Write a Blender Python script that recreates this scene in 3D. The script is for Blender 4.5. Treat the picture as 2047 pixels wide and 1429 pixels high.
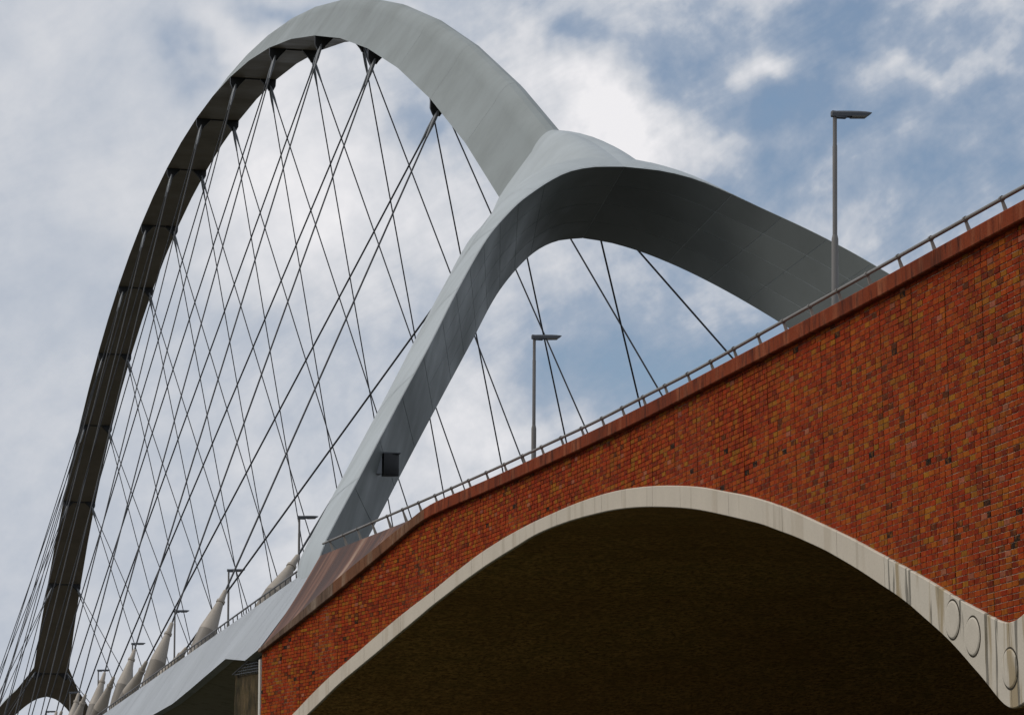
import bpy, math, random
from mathutils import Vector, Matrix
random.seed(7)
for o in list(bpy.data.objects): bpy.data.objects.remove(o)
scn = bpy.context.scene
COL = scn.collection
GZ = 1.7                                   # eye height above the ground

def W(X, Y, Z):
    """bridge coordinates (X along the bridge, Y across, Z above eye level) -> world"""
    return Vector((Y, X, Z + GZ))

# ------------------------------------------------------------------ camera
cam_d = bpy.data.cameras.new('camera'); cam = bpy.data.objects.new('camera', cam_d); COL.objects.link(cam)
PS, PI_, RO = 0.21336918, 0.07098089, 0.00590699
F = Vector((math.cos(PI_)*math.cos(PS), math.cos(PI_)*math.sin(PS), math.sin(PI_)))
R = Vector((-math.sin(PS), math.cos(PS), 0.0))
U = R.cross(F)
if U.z < 0: U = -U
R2 = math.cos(RO)*R + math.sin(RO)*U
U2 = -math.sin(RO)*R + math.cos(RO)*U
sw = lambda v: Vector((v.y, v.x, v.z))
r_, u_, b_ = sw(R2), sw(U2), -sw(F)
cam.matrix_world = Matrix(((r_.x, u_.x, b_.x, 0), (r_.y, u_.y, b_.y, 0), (r_.z, u_.z, b_.z, GZ), (0, 0, 0, 1)))
cam_d.sensor_fit = 'HORIZONTAL'; cam_d.sensor_width = 36
cam_d.lens = 6755.0/2047*36
cam_d.shift_x = 0.0; cam_d.shift_y = (1382.1-714.5)/2047
cam_d.clip_start = 0.5; cam_d.clip_end = 9000
scn.camera = cam
scn.render.resolution_x = 1024; scn.render.resolution_y = 714
scn.view_settings.view_transform = 'Standard'; scn.view_settings.look = 'None'
scn.view_settings.exposure = 0.0; scn.view_settings.gamma = 1.0

# ------------------------------------------------------------------ node helpers
class NT:
    def __init__(s, tree): s.t = tree; s.n = tree.nodes; s.l = tree.links
    def new(s, kind, **kw):
        n = s.n.new(kind)
        for k, v in kw.items(): setattr(n, k, v)
        return n
    def put(s, sock, v):
        if hasattr(v, 'is_linked') or isinstance(v, bpy.types.NodeSocket): s.l.new(v, sock)
        else: sock.default_value = v
    def math(s, op, a, b=None, c=None, clamp=False):
        n = s.new('ShaderNodeMath', operation=op); n.use_clamp = clamp
        s.put(n.inputs[0], a)
        if b is not None: s.put(n.inputs[1], b)
        if c is not None: s.put(n.inputs[2], c)
        return n.outputs[0]
    def comb(s, x, y, z=0.0):
        n = s.new('ShaderNodeCombineXYZ')
        for i, v in enumerate((x, y, z)): s.put(n.inputs[i], v)
        return n.outputs[0]
    def noise(s, vec, scale, detail=4.0, rough=0.55, dist=0.0):
        n = s.new('ShaderNodeTexNoise'); n.inputs['Scale'].default_value = scale
        n.inputs['Detail'].default_value = detail; n.inputs['Roughness'].default_value = rough
        n.inputs['Distortion'].default_value = dist
        if vec is not None: s.l.new(vec, n.inputs['Vector'])
        return n
    def mapr(s, v, a, b, c=0.0, d=1.0):
        n = s.new('ShaderNodeMapRange'); s.put(n.inputs[0], v)
        for i, x in zip((1, 2, 3, 4), (a, b, c, d)): n.inputs[i].default_value = x
        return n.outputs[0]
    def mix(s, fac, a, b, blend='MIX'):
        n = s.new('ShaderNodeMix', data_type='RGBA', blend_type=blend); n.clamp_factor = True
        s.put(n.inputs[0], fac)
        for i, v in ((6, a), (7, b)):
            if isinstance(v, (tuple, list)): n.inputs[i].default_value = (*v[:3], 1)
            else: s.l.new(v, n.inputs[i])
        return n.outputs[2]
    def ramp(s, v, stops):
        n = s.new('ShaderNodeValToRGB'); e = n.color_ramp.elements
        while len(e) < len(stops): e.new(0.5)
        for i, (p, c) in enumerate(stops): e[i].position = p; e[i].color = (*c, 1)
        s.l.new(v, n.inputs[0]); return n.outputs[0]
    def scale(s, vec, sc):
        n = s.new('ShaderNodeMapping'); s.l.new(vec, n.inputs[0]); n.inputs['Scale'].default_value = sc
        return n.outputs[0]

# ------------------------------------------------------------------ world: broken cloud over a blue sky
SUN_EL, SUN_AZ = math.radians(50), math.radians(-80)      # azimuth measured from the bridge axis (+Y) towards +X
wld = bpy.data.worlds.new('World'); scn.world = wld; wld.use_nodes = True
T = NT(wld.node_tree); T.n.clear()
wo = T.new('ShaderNodeOutputWorld'); bg = T.new('ShaderNodeBackground'); bg.inputs[1].default_value = 0.1
sky = T.new('ShaderNodeTexSky', sky_type='NISHITA'); sky.sun_disc = False
sky.sun_elevation = SUN_EL; sky.sun_rotation = SUN_AZ; sky.air_density = 1.0; sky.dust_density = 0.6; sky.ozone_density = 2.5
tc = T.new('ShaderNodeTexCoord'); sx = T.new('ShaderNodeSeparateXYZ'); T.l.new(tc.outputs['Generated'], sx.inputs[0])
az = T.math('ARCTAN2', sx.outputs[0], sx.outputs[1]); el = T.math('ARCSINE', sx.outputs[2])
base = T.comb(az, el, 0.3)
warp = T.noise(base, 16, 4, 0.62).outputs['Color']
wv = T.new('ShaderNodeVectorMath', operation='MULTIPLY_ADD'); T.l.new(warp, wv.inputs[0])
wv.inputs[1].default_value = (0.07, 0.045, 0); wv.inputs[2].default_value = (0, 0, 0); T.l.new(base, wv.inputs[2])
ws = T.new('ShaderNodeSeparateXYZ'); T.l.new(wv.outputs[0], ws.inputs[0])
wa = T.math('SUBTRACT', ws.outputs[0], 0.035); we = T.math('SUBTRACT', ws.outputs[1], 0.0225)
def skypt(px, py): return 0.0592+px/2047*0.3058, 0.2697-py/1429*0.2065
# cloud layer: thickness = broad fields + drifting streaks; the thin places let the blue through
blobs = [  # px, py, rx, ry, amount
    (1550, 200, 140, 80, -0.40), (1335, 95, 90, 95, -0.40), (1120, 40, 110, 45, -0.42), (1720, 50, 260, 60, -0.24),
    (1880, 330, 240, 60, -0.08), (1570, 340, 170, 50, -0.22), (1930, 200, 160, 40, -0.10),
    (620, 15, 110, 36, -0.26), (360, 110, 60, 85, -0.22),
    (1060, 690, 150, 80, -0.30), (1330, 690, 210, 100, -0.36), (560, 650, 240, 80, -0.08),
    (835, 230, 70, 55, -0.20), (1230, 200, 150, 180, 0.42), (1010, 60, 110, 90, 0.30), (1490, 115, 70, 34, 0.36),
    (1410, 290, 90, 60, 0.34), (1900, 130, 130, 22, 0.22), (640, 330, 300, 260, 0.24), (470, 90, 80, 70, 0.14), (900, 900, 320, 200, 0.12)]
cover = None
for px, py, rx, ry, amt in blobs:
    a, e = skypt(px, py); ra, re = rx/2047*0.3058, ry/1429*0.2065
    dx = T.math('MULTIPLY', T.math('SUBTRACT', wa, a), 1/ra); dy = T.math('MULTIPLY', T.math('SUBTRACT', we, e), 1/re)
    d2 = T.math('ADD', T.math('MULTIPLY', dx, dx), T.math('MULTIPLY', dy, dy))
    g = T.math('MULTIPLY', T.math('EXPONENT', T.math('MULTIPLY', d2, -1.0)), amt)
    cover = g if cover is None else T.math('ADD', cover, g)
su = T.math('ADD', T.math('MULTIPLY', az, 0.83), T.math('MULTIPLY', el, 0.55)); sv = T.math('SUBTRACT', T.math('MULTIPLY', el, 0.83), T.math('MULTIPLY', az, 0.55))
n1 = T.noise(T.comb(T.math('MULTIPLY', su, 13), T.math('MULTIPLY', sv, 38), 0.7), 1.0, 6, 0.62, 0.5).outputs['Fac']
n2 = T.noise(base, 19, 8, 0.62, 0.15).outputs['Fac']
n3 = T.noise(base, 90, 3, 0.6).outputs['Fac']
left = T.math('SUBTRACT', 1.0, T.mapr(az, 0.10, 0.27))
amp = T.math('ADD', 0.95, T.math('MULTIPLY', left, -0.68))
det = T.math('ADD', T.math('MULTIPLY', T.math('SUBTRACT', n1, 0.5), 0.85), T.math('MULTIPLY', T.math('SUBTRACT', n2, 0.5), 1.25))
det = T.math('ADD', det, T.math('MULTIPLY', T.math('SUBTRACT', n3, 0.5), 0.45))
cover = T.math('ADD', T.math('ADD', cover, T.math('ADD', 0.60, T.math('MULTIPLY', left, 0.10))), T.math('MULTIPLY', det, amp))
fac = T.mapr(cover, 0.06, 0.62, 0.22, 1.0)
cl = T.ramp(T.mapr(cover, 0.25, 1.05), [(0.0, (2.5, 3.2, 4.4)), (0.32, (3.7, 4.3, 5.3)), (0.52, (5.1, 5.5, 6.2)), (0.66, (6.3, 6.5, 6.95)), (0.98, (8.6, 8.5, 8.7))])
blue = T.mix(1.0, sky.outputs[0], (0.98, 0.98, 0.95), 'MULTIPLY')
T.l.new(T.mix(fac, blue, cl), bg.inputs[0]); T.l.new(bg.outputs[0], wo.inputs[0])

sun_d = bpy.data.lights.new('sun', 'SUN'); sun_d.energy = 1.5; sun_d.angle = math.radians(32); sun_d.color = (1.0, 0.95, 0.88)
sun = bpy.data.objects.new('sun', sun_d); COL.objects.link(sun)
sd = Vector((math.cos(SUN_EL)*math.sin(SUN_AZ), math.cos(SUN_EL)*math.cos(SUN_AZ), math.sin(SUN_EL)))
sun.rotation_euler = sd.to_track_quat('Z', 'Y').to_euler(); sun.location = sd*400

# ------------------------------------------------------------------ materials
def material(name, build):
    m = bpy.data.materials.new(name); m.use_nodes = True; t = NT(m.node_tree)
    b = t.n['Principled BSDF']; build(t, b); return m
def pos(t): return t.new('ShaderNodeNewGeometry').outputs['Position']
def bump(t, b, h, strength, dist):
    n = t.new('ShaderNodeBump'); n.inputs['Strength'].default_value = strength; n.inputs['Distance'].default_value = dist
    t.l.new(h, n.inputs['Height']); t.l.new(n.outputs[0], b.inputs['Normal'])

def m_paint(col, rough=0.42, dirt=0.25, streak=0.35, tint=(0.20, 0.21, 0.19)):
    def f(t, b):
        p = pos(t)
        a = t.noise(p, 0.35, 5, 0.6).outputs['Fac']; c = t.noise(t.scale(p, (1.1, 1.1, 0.06)), 1.6, 5, 0.65).outputs['Fac']
        g = t.noise(p, 9, 4, 0.6).outputs['Fac']
        k = t.math('ADD', t.math('MULTIPLY', t.mapr(a, 0.42, 0.72), dirt), t.math('MULTIPLY', t.mapr(c, 0.52, 0.78), streak))
        k = t.math('ADD', k, t.math('MULTIPLY', t.mapr(g, 0.5, 0.8), 0.08))
        rnd = t.new('ShaderNodeObjectInfo').outputs['Random']
        t.l.new(t.mix(t.math('MULTIPLY', rnd, 0.16), t.mix(k, col, tint), [x*0.45 for x in col]), b.inputs['Base Color'])
        t.l.new(t.mapr(a, 0.3, 0.7, rough-0.06, rough+0.14), b.inputs['Roughness']); b.inputs['Specular IOR Level'].default_value = 0.28
    return f
M = {}
M['paint'] = material('grey_steel_paint', m_paint((0.275, 0.30, 0.29), 0.5, 0.30, 0.10, (0.15, 0.16, 0.15)))
M['underside'] = material('shaded_underside_paint', m_paint((0.22, 0.175, 0.12), 0.5, 0.35, 0.15, (0.11, 0.085, 0.058)))  # darker, browner copy of the steel paint; downward shade put into the colour
M['clad'] = material('shaded_cladding_paint', m_paint((0.19, 0.205, 0.195), 0.5, 0.3, 0.12, (0.11, 0.115, 0.105)))  # steel paint darkened to carry the shade between the legs
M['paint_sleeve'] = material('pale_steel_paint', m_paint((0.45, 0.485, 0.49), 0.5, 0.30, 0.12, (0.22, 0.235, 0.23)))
M['fascia'] = material('white_steel_paint', m_paint((0.38, 0.40, 0.415), 0.45, 0.2, 0.4, (0.22, 0.23, 0.24)))
M['dark'] = material('dark_and_shaded_steel', m_paint((0.03, 0.03, 0.031), 0.5, 0.3, 0.3, (0.03, 0.028, 0.026)))  # dark metal; on arch ribs and brackets the near-black stands in for shade
M['cable'] = material('cable_steel', m_paint((0.055, 0.055, 0.058), 0.38, 0.3, 0.2, (0.06, 0.055, 0.05)))
M['socket'] = material('socket_steel', m_paint((0.24, 0.25, 0.26), 0.35, 0.3, 0.4, (0.08, 0.08, 0.08)))
M['cone'] = material('beige_anchor_paint', m_paint((0.42, 0.365, 0.30), 0.5, 0.3, 0.5, (0.24, 0.20, 0.15)))
M['cone_low'] = material('taupe_anchor_paint', m_paint((0.24, 0.21, 0.175), 0.5, 0.35, 0.5, (0.22, 0.18, 0.13)))
M['rail'] = material('galvanised_rail', m_paint((0.20, 0.185, 0.165), 0.4, 0.4, 0.4, (0.16, 0.13, 0.10)))
M['post'] = material('pale_rail_post', m_paint((0.34, 0.30, 0.25), 0.5, 0.4, 0.4, (0.14, 0.10, 0.07)))
M['railthin'] = material('dark_thin_rail', m_paint((0.14, 0.13, 0.125), 0.45, 0.3, 0.3, (0.07, 0.06, 0.05)))
M['pole'] = material('lamp_pole_paint', m_paint((0.23, 0.215, 0.20), 0.5, 0.4, 0.5, (0.12, 0.09, 0.065)))
M['lamp'] = material('lamp_head_paint', m_paint((0.10, 0.105, 0.115), 0.45, 0.3, 0.2, (0.06, 0.06, 0.06)))
M['lens'] = material('lamp_lens', m_paint((0.16, 0.14, 0.10), 0.2, 0.2, 0.0, (0.09, 0.08, 0.06)))
M['rim_brown'] = material('dark_rim_brown', m_paint((0.035, 0.028, 0.018), 0.9, 0.4, 0.4, (0.10, 0.08, 0.05)))
M['asphalt'] = material('asphalt', m_paint((0.055, 0.055, 0.055), 0.9, 0.3, 0.0, (0.035, 0.035, 0.035)))

def f_concrete(col, stain, amt, dark=(0.05, 0.05, 0.04), freq=1.2, lo=0.55, hi=0.63):
    def f(t, b):
        p = pos(t)
        st = t.noise(t.scale(p, (freq, freq, freq*0.09)), 1.6, 4, 0.55, 0.3).outputs['Fac']
        st2 = t.noise(t.scale(p, (freq*2.1, freq*2.1, freq*0.16)), 1.4, 3, 0.5).outputs['Fac']
        bl = t.noise(p, 1.1, 6, 0.62).outputs['Fac']; gr = t.noise(p, 28, 5, 0.65).outputs['Fac']
        c = t.mix(t.math('MULTIPLY', t.mapr(bl, 0.35, 0.7), 0.45), col, [x*0.78 for x in col])
        c = t.mix(t.math('MULTIPLY', t.mapr(st, lo, hi), amt), c, stain)
        c = t.mix(t.math('MULTIPLY', t.mapr(st2, lo+0.05, hi+0.02), amt*0.85), c, dark)
        c = t.mix(t.math('MULTIPLY', t.mapr(gr, 0.45, 0.75), 0.25), c, [x*0.6 for x in col])
        t.l.new(c, b.inputs['Base Color']); b.inputs['Roughness'].default_value = 0.9
        bump(t, b, gr, 0.35, 0.01)
    return f
M['ring'] = material('pale_arch_concrete', f_concrete((0.62, 0.54, 0.43), (0.44, 0.36, 0.26), 0.45, (0.34, 0.28, 0.20)))
M['ring_wet'] = material('streaked_arch_concrete', f_concrete((0.62, 0.55, 0.445), (0.32, 0.235, 0.12), 0.85, (0.04, 0.037, 0.025), 2.0, 0.545, 0.61))
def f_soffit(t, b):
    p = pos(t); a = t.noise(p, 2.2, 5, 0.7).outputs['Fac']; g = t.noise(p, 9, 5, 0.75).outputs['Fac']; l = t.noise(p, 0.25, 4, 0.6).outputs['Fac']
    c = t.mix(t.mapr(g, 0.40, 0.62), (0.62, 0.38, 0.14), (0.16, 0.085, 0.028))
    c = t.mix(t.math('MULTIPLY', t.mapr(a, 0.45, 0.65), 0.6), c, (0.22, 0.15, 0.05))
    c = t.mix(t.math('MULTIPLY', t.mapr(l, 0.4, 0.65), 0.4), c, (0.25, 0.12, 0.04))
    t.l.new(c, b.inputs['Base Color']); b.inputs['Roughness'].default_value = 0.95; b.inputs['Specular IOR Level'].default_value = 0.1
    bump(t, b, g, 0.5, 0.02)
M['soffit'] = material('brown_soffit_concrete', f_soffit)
def f_moss(t, b):
    p = pos(t); a = t.noise(p, 0.9, 6, 0.65).outputs['Fac']; c_ = t.noise(p, 5, 6, 0.7).outputs['Fac']; g = t.noise(p, 30, 4, 0.7).outputs['Fac']
    c = t.mix(t.mapr(a, 0.40, 0.62), (0.13, 0.088, 0.042), (0.028, 0.021, 0.009))
    c = t.mix(t.math('MULTIPLY', t.mapr(c_, 0.48, 0.66), 0.7), c, (0.055, 0.048, 0.016))
    c = t.mix(t.math('MULTIPLY', t.mapr(g, 0.45, 0.7), 0.5), c, (0.016, 0.011, 0.005))
    t.l.new(c, b.inputs['Base Color']); b.inputs['Roughness'].default_value = 0.95; b.inputs['Specular IOR Level'].default_value = 0.1
    bump(t, b, c_, 0.6, 0.03)
M['pier'] = material('mossy_pier_concrete', f_moss)
M['girder'] = material('olive_deck_underside', f_concrete((0.30, 0.27, 0.20), (0.17, 0.145, 0.10), 0.5))
M['strip'] = material('corner_strip_concrete', f_concrete((0.62, 0.58, 0.50), (0.38, 0.33, 0.22), 0.5))

def f_coping(base, pale, dark, k):
    def f(t, b):
        p = pos(t)
        s1 = t.noise(t.scale(p, (1.3, 1.3, 0.25)), 1.5, 6, 0.66, 0.25).outputs['Fac']
        s2 = t.noise(t.scale(p, (3.5, 3.5, 0.9)), 1.7, 6, 0.68, 0.4).outputs['Fac']
        bl = t.noise(p, 0.5, 5, 0.6).outputs['Fac']; gr = t.noise(p, 40, 5, 0.7).outputs['Fac']
        c = t.mix(t.mapr(s1, 0.50, 0.74), base, pale)
        c = t.mix(t.math('MULTIPLY', t.mapr(s2, 0.48, 0.70), k), c, dark)
        c = t.mix(t.math('MULTIPLY', t.mapr(bl, 0.45, 0.7), 0.5), c, dark)
        c = t.mix(t.math('MULTIPLY', t.mapr(gr, 0.42, 0.72), 0.55), c, [x*0.45 for x in base])
        t.l.new(c, b.inputs['Base Color']); b.inputs['Roughness'].default_value = 0.9; b.inputs['Specular IOR Level'].default_value = 0.15
        bump(t, b, gr, 0.4, 0.01)
    return f
M['coping'] = material('rust_red_coping', f_coping((0.24, 0.044, 0.012), (0.40, 0.135, 0.06), (0.03, 0.010, 0.006), 0.95))
M['coping_pale'] = material('stained_pale_coping', f_coping((0.20, 0.085, 0.042), (0.38, 0.26, 0.17), (0.045, 0.018, 0.009), 0.8))
M['coping_dark'] = material('dark_stained_coping', f_coping((0.17, 0.105, 0.07), (0.36, 0.27, 0.20), (0.04, 0.026, 0.018), 0.9))

def f_slope(t, b):       # weathered brown slab with runs washing down its slope
    tcn = t.new('ShaderNodeTexCoord'); uv = t.new('ShaderNodeUVMap').outputs[0]
    s1 = t.noise(t.scale(uv, (1.7, 0.22, 1)), 1.6, 6, 0.62, 0.3).outputs['Fac']
    s2 = t.noise(t.scale(uv, (9, 0.5, 1)), 1.5, 5, 0.62, 0.2).outputs['Fac']
    gr = t.noise(pos(t), 30, 5, 0.7).outputs['Fac']
    c = t.ramp(s1, [(0.40, (0.045, 0.014, 0.006)), (0.52, (0.095, 0.030, 0.012)), (0.59, (0.19, 0.08, 0.042)), (0.68, (0.42, 0.28, 0.19))])
    c = t.mix(t.math('MULTIPLY', t.mapr(s2, 0.5, 0.66), 0.6), c, (0.05, 0.018, 0.009))
    c = t.mix(t.math('MULTIPLY', t.mapr(gr, 0.48, 0.72), 0.4), c, (0.08, 0.03, 0.018))
    t.l.new(c, b.inputs['Base Color']); b.inputs['Roughness'].default_value = 0.7
    bump(t, b, gr, 0.3, 0.01)
M['slope'] = material('weathered_brown_slab', f_slope)

def f_brick(source):
    def f(t, b):
        if source == 'attr':
            n = t.new('ShaderNodeAttribute'); n.attribute_name = 'brick_colour'; c0 = n.outputs['Color']
        else: c0 = t.new('ShaderNodeObjectInfo').outputs['Color']
        p = pos(t)
        g1 = t.noise(p, 16, 5, 0.68, 0.3).outputs['Fac']; g2 = t.noise(p, 55, 4, 0.65).outputs['Fac']; g3 = t.noise(p, 0.45, 5, 0.6).outputs['Fac']
        run = t.noise(t.scale(p, (9, 9, 0.7)), 1.6, 5, 0.65).outputs['Fac']
        c = t.mix(t.math('MULTIPLY', t.mapr(g1, 0.50, 0.70), 0.55), c0, (0.055, 0.014, 0.006))
        c = t.mix(t.math('MULTIPLY', t.mapr(g2, 0.52, 0.72), 0.30), c, (0.40, 0.10, 0.006))
        g4 = t.noise(p, 11, 4, 0.6, 0.4).outputs['Fac']
        c = t.mix(t.math('MULTIPLY', t.mapr(g4, 0.52, 0.66), 0.5), c, (0.38, 0.115, 0.007))
        c = t.mix(t.math('MULTIPLY', t.mapr(run, 0.55, 0.76), 0.5), c, (0.06, 0.02, 0.008))
        c = t.mix(t.math('MULTIPLY', t.mapr(g3, 0.5, 0.72), 0.30), c, (0.10, 0.025, 0.01))
        t.l.new(c, b.inputs['Base Color']); b.inputs['Roughness'].default_value = 0.9; b.inputs['Specular IOR Level'].default_value = 0.12
        bump(t, b, g2, 0.5, 0.006)
    return f
M['brick_attr'] = material('fired_brick_many', f_brick('attr'))
M['brick_obj'] = material('fired_brick', f_brick('obj'))
def f_mortar(t, b):
    p = pos(t); a = t.noise(p, 0.5, 6, 0.65).outputs['Fac']; g = t.noise(p, 20, 4, 0.6).outputs['Fac']
    q = t.new('ShaderNodeSeparateXYZ'); t.l.new(p, q.inputs[0])
    lime = t.math('ADD', t.mapr(q.outputs[1], 62, 42, 0.0, 0.22), t.mapr(q.outputs[2], 10.4, 7.5, -0.06, 0.06))   # lime bloom on the pier end of the wall
    c = t.mix(t.mapr(t.math('ADD', a, lime), 0.50, 0.64), (0.028, 0.013, 0.008), (0.62, 0.44, 0.31))
    t.l.new(t.mix(t.math('MULTIPLY', t.mapr(g, 0.4, 0.7), 0.4), c, (0.07, 0.03, 0.015)), b.inputs['Base Color']); b.inputs['Roughness'].default_value = 0.95
M['mortar'] = material('lime_mortar', f_mortar)
M['shadowgap'] = material('joint_backing', m_paint((0.03, 0.022, 0.018), 0.95, 0.2, 0.0, (0.02, 0.015, 0.012)))
def f_ground(t, b):
    p = pos(t); a = t.noise(p, 0.05, 6, 0.6).outputs['Fac']; g = t.noise(p, 3, 6, 0.7).outputs['Fac']
    c = t.mix(t.mapr(a, 0.4, 0.65), (0.035, 0.038, 0.015), (0.07, 0.052, 0.026))
    t.l.new(t.mix(t.mapr(g, 0.4, 0.7), c, (0.035, 0.04, 0.016)), b.inputs['Base Color']); b.inputs['Roughness'].default_value = 0.95
M['ground'] = material('river_meadow', f_ground)
def f_water(t, b):
    b.inputs['Base Color'].default_value = (0.03, 0.035, 0.03, 1); b.inputs['Roughness'].default_value = 0.12
    bump(t, b, t.noise(pos(t), 0.8, 5, 0.6).outputs['Fac'], 0.4, 0.1)
M['water'] = material('river_water', f_water)

# ------------------------------------------------------------------ object helpers
WL = {}                                     # world location of every object made here
def link(o, loc, parent):
    COL.objects.link(o); loc = Vector(loc); WL[o.name] = loc
    if parent is not None: o.parent = parent; o.location = loc - WL[parent.name]
    else: o.location = loc
    return o
def thing(name, label, cat, loc, group=None):
    o = bpy.data.objects.new(name, None); o.empty_display_size = 0.3; link(o, loc, None)
    o['label'] = label; o['category'] = cat
    if group: o['group'] = group
    return o
def mesh(name, V, Fc, mat, parent=None, smooth=False, angle=30, origin=None, kind=None, uv=None, label=None):
    V = [Vector(v) for v in V]
    if origin is None:
        origin = sum(V, Vector())/len(V)
    me = bpy.data.meshes.new(name); me.from_pydata([v-Vector(origin) for v in V], [], Fc); me.validate()
    if not isinstance(mat, (list, tuple)): mat = [mat]
    for m in mat: me.materials.append(M[m] if isinstance(m, str) else m)
    if smooth:
        me.polygons.foreach_set('use_smooth', [True]*len(me.polygons)); me.set_sharp_from_angle(angle=math.radians(angle))
    if uv:
        l = me.uv_layers.new(name='UVMap')
        for lp in me.loops: l.data[lp.index].uv = uv[lp.vertex_index]
    me.update()
    o = bpy.data.objects.new(name, me); link(o, origin, parent)
    if kind: o['kind'] = kind
    if label: o['label'] = label
    return o
def grid_faces(nu, nv, flip=False, off=0):
    f = []
    for i in range(nu-1):
        for j in range(nv-1):
            a, b, c, d = off+i*nv+j, off+(i+1)*nv+j, off+(i+1)*nv+j+1, off+i*nv+j+1
            f.append((a, d, c, b) if flip else (a, b, c, d))
    return f
def box_vf(c, ax, ay, az_, V, Fc):
    """box from a corner-centre and three half-axis vectors"""
    n = len(V)
    for sx_, sy_, sz_ in ((-1,-1,-1),(1,-1,-1),(1,1,-1),(-1,1,-1),(-1,-1,1),(1,-1,1),(1,1,1),(-1,1,1)):
        V.append(c + ax*sx_ + ay*sy_ + az_*sz_)
    for q in ((0,3,2,1),(4,5,6,7),(0,1,5,4),(1,2,6,5),(2,3,7,6),(3,0,4,7)): Fc.append(tuple(n+i for i in q))
def tube_vf(path, radii, n, V, Fc, cap=True):
    base = len(V); m = len(path)
    for i, p in enumerate(path):
        d = (path[min(i+1, m-1)] - path[max(i-1, 0)]).normalized()
        a = d.cross(Vector((0, 0, 1)))
        if a.length < 1e-3: a = Vector((1, 0, 0))
        a.normalize(); b = d.cross(a)
        for k in range(n):
            t = 2*math.pi*k/n; V.append(p + (a*math.cos(t) + b*math.sin(t))*radii[i])
    for i in range(m-1):
        for k in range(n):
            Fc.append((base+i*n+k, base+i*n+(k+1) % n, base+(i+1)*n+(k+1) % n, base+(i+1)*n+k))
    if cap:
        Fc.append(tuple(base+k for k in range(n-1, -1, -1))); Fc.append(tuple(base+(m-1)*n+k for k in range(n)))
def interp(x, xs, ys):
    if x <= xs[0]: return ys[0]
    for i in range(len(xs)-1):
        if x <= xs[i+1]:
            t = (x-xs[i])/(xs[i+1]-xs[i]); return ys[i]+(ys[i+1]-ys[i])*t
    return ys[-1]
def smooth_curve(pts, n):
    """Catmull-Rom through pts, n samples by even parameter of chord length"""
    P = [Vector(p) for p in pts]; d = [0]
    for i in range(1, len(P)): d.append(d[-1]+(P[i]-P[i-1]).length)
    out = []
    for s in range(n):
        t = d[-1]*s/(n-1); i = 0
        while i < len(P)-2 and t > d[i+1]: i += 1
        u = (t-d[i])/(d[i+1]-d[i])
        p1, p2 = P[i], P[i+1]; h = d[i+1]-d[i]
        m1 = (P[i+1]-P[i-1])*(h/(d[i+1]-d[i-1])) if i > 0 else (p2-p1)
        m2 = (P[i+2]-P[i])*(h/(d[i+2]-d[i])) if i < len(P)-2 else (p2-p1)
        out.append((2*u**3-3*u*u+1)*p1+(u**3-2*u*u+u)*m1+(-2*u**3+3*u*u)*p2+(u**3-u*u)*m2)
    return out

# ------------------------------------------------------------------ the setting
def sheet(name, x0, x1, y0, y1, z, mat):
    o = mesh(name, [(x0, y0, z), (x1, y0, z), (x1, y1, z), (x0, y1, z)], [(0, 1, 2, 3)], mat); o['kind'] = 'structure'
    return o
sheet('ground', -3500, 3500, -3500, 5000, 0.0, 'ground')
sheet('water', -3500, 3500, 118, 335, 0.004, 'water')

# ------------------------------------------------------------------ arch bridge geometry
XM, YC = 226.61, 26.21
def arch_b(k): return XM+116.2*(k-0.03693*k**3), 51.628-23.5685*k*k-2.5868*k**4
def arch_w(k): return 1.3535+0.3965*k**4
def arch_n(k):
    x0, z0 = arch_b(k-1e-3); x1, z1 = arch_b(k+1e-3); l = math.hypot(x1-x0, z1-z0)
    return -(z1-z0)/l, (x1-x0)/l
def h_edge(k): return 1.02+0.68*k*k
def h_top(k): return 1.48+1.05*k*k
def w_edge(k): return 0.42*arch_w(k)
def arch_section(k, cut=0.0):
    x, z = arch_b(k); nx, nz = arch_n(k); w = arch_w(k); h1, h2 = h_edge(k), h_top(k)
    we = w_edge(k); wc = w+(we-w)*cut
    pts = [(-wc, h1*cut), (-we, h1)]
    for t in (18, 36, 54, 72, 90, 108, 126, 144, 162):
        a = math.radians(t); pts.append((-we*math.cos(a), h1+(h2-h1)*math.sin(a)**1.7))
    pts += [(we, h1), (wc, h1*cut)]
    return [W(x+nx*h, YC+y, z+nz*h) for y, h in pts]

bridge = thing('arch_bridge', 'grey steel arch bridge with forked legs and crossing hanger cables', 'bridge', W(XM, YC, -GZ))
KS = [-1.015]+[-1+i/14 for i in range(29)]+[1.015]
for a, b in zip(KS[:-1], KS[1:]):
    cut = 0.55 if abs(a+b) > 2.0 else 0.0
    if not cut: a, b = a+0.00006, b-0.00006
    A, B = arch_section(a, cut), arch_section(b, cut); n = len(A)
    V = A+B; Fc = [(i, i+1, n+i+1, n+i) for i in range(n-1)]
    seg = mesh('arch_segment', V, Fc, 'paint', bridge, True, 18)
    if not cut: mesh('bottom_plate', [A[n-1], A[0], B[0], B[n-1]], [(0, 1, 2, 3)], 'underside', seg)

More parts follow.
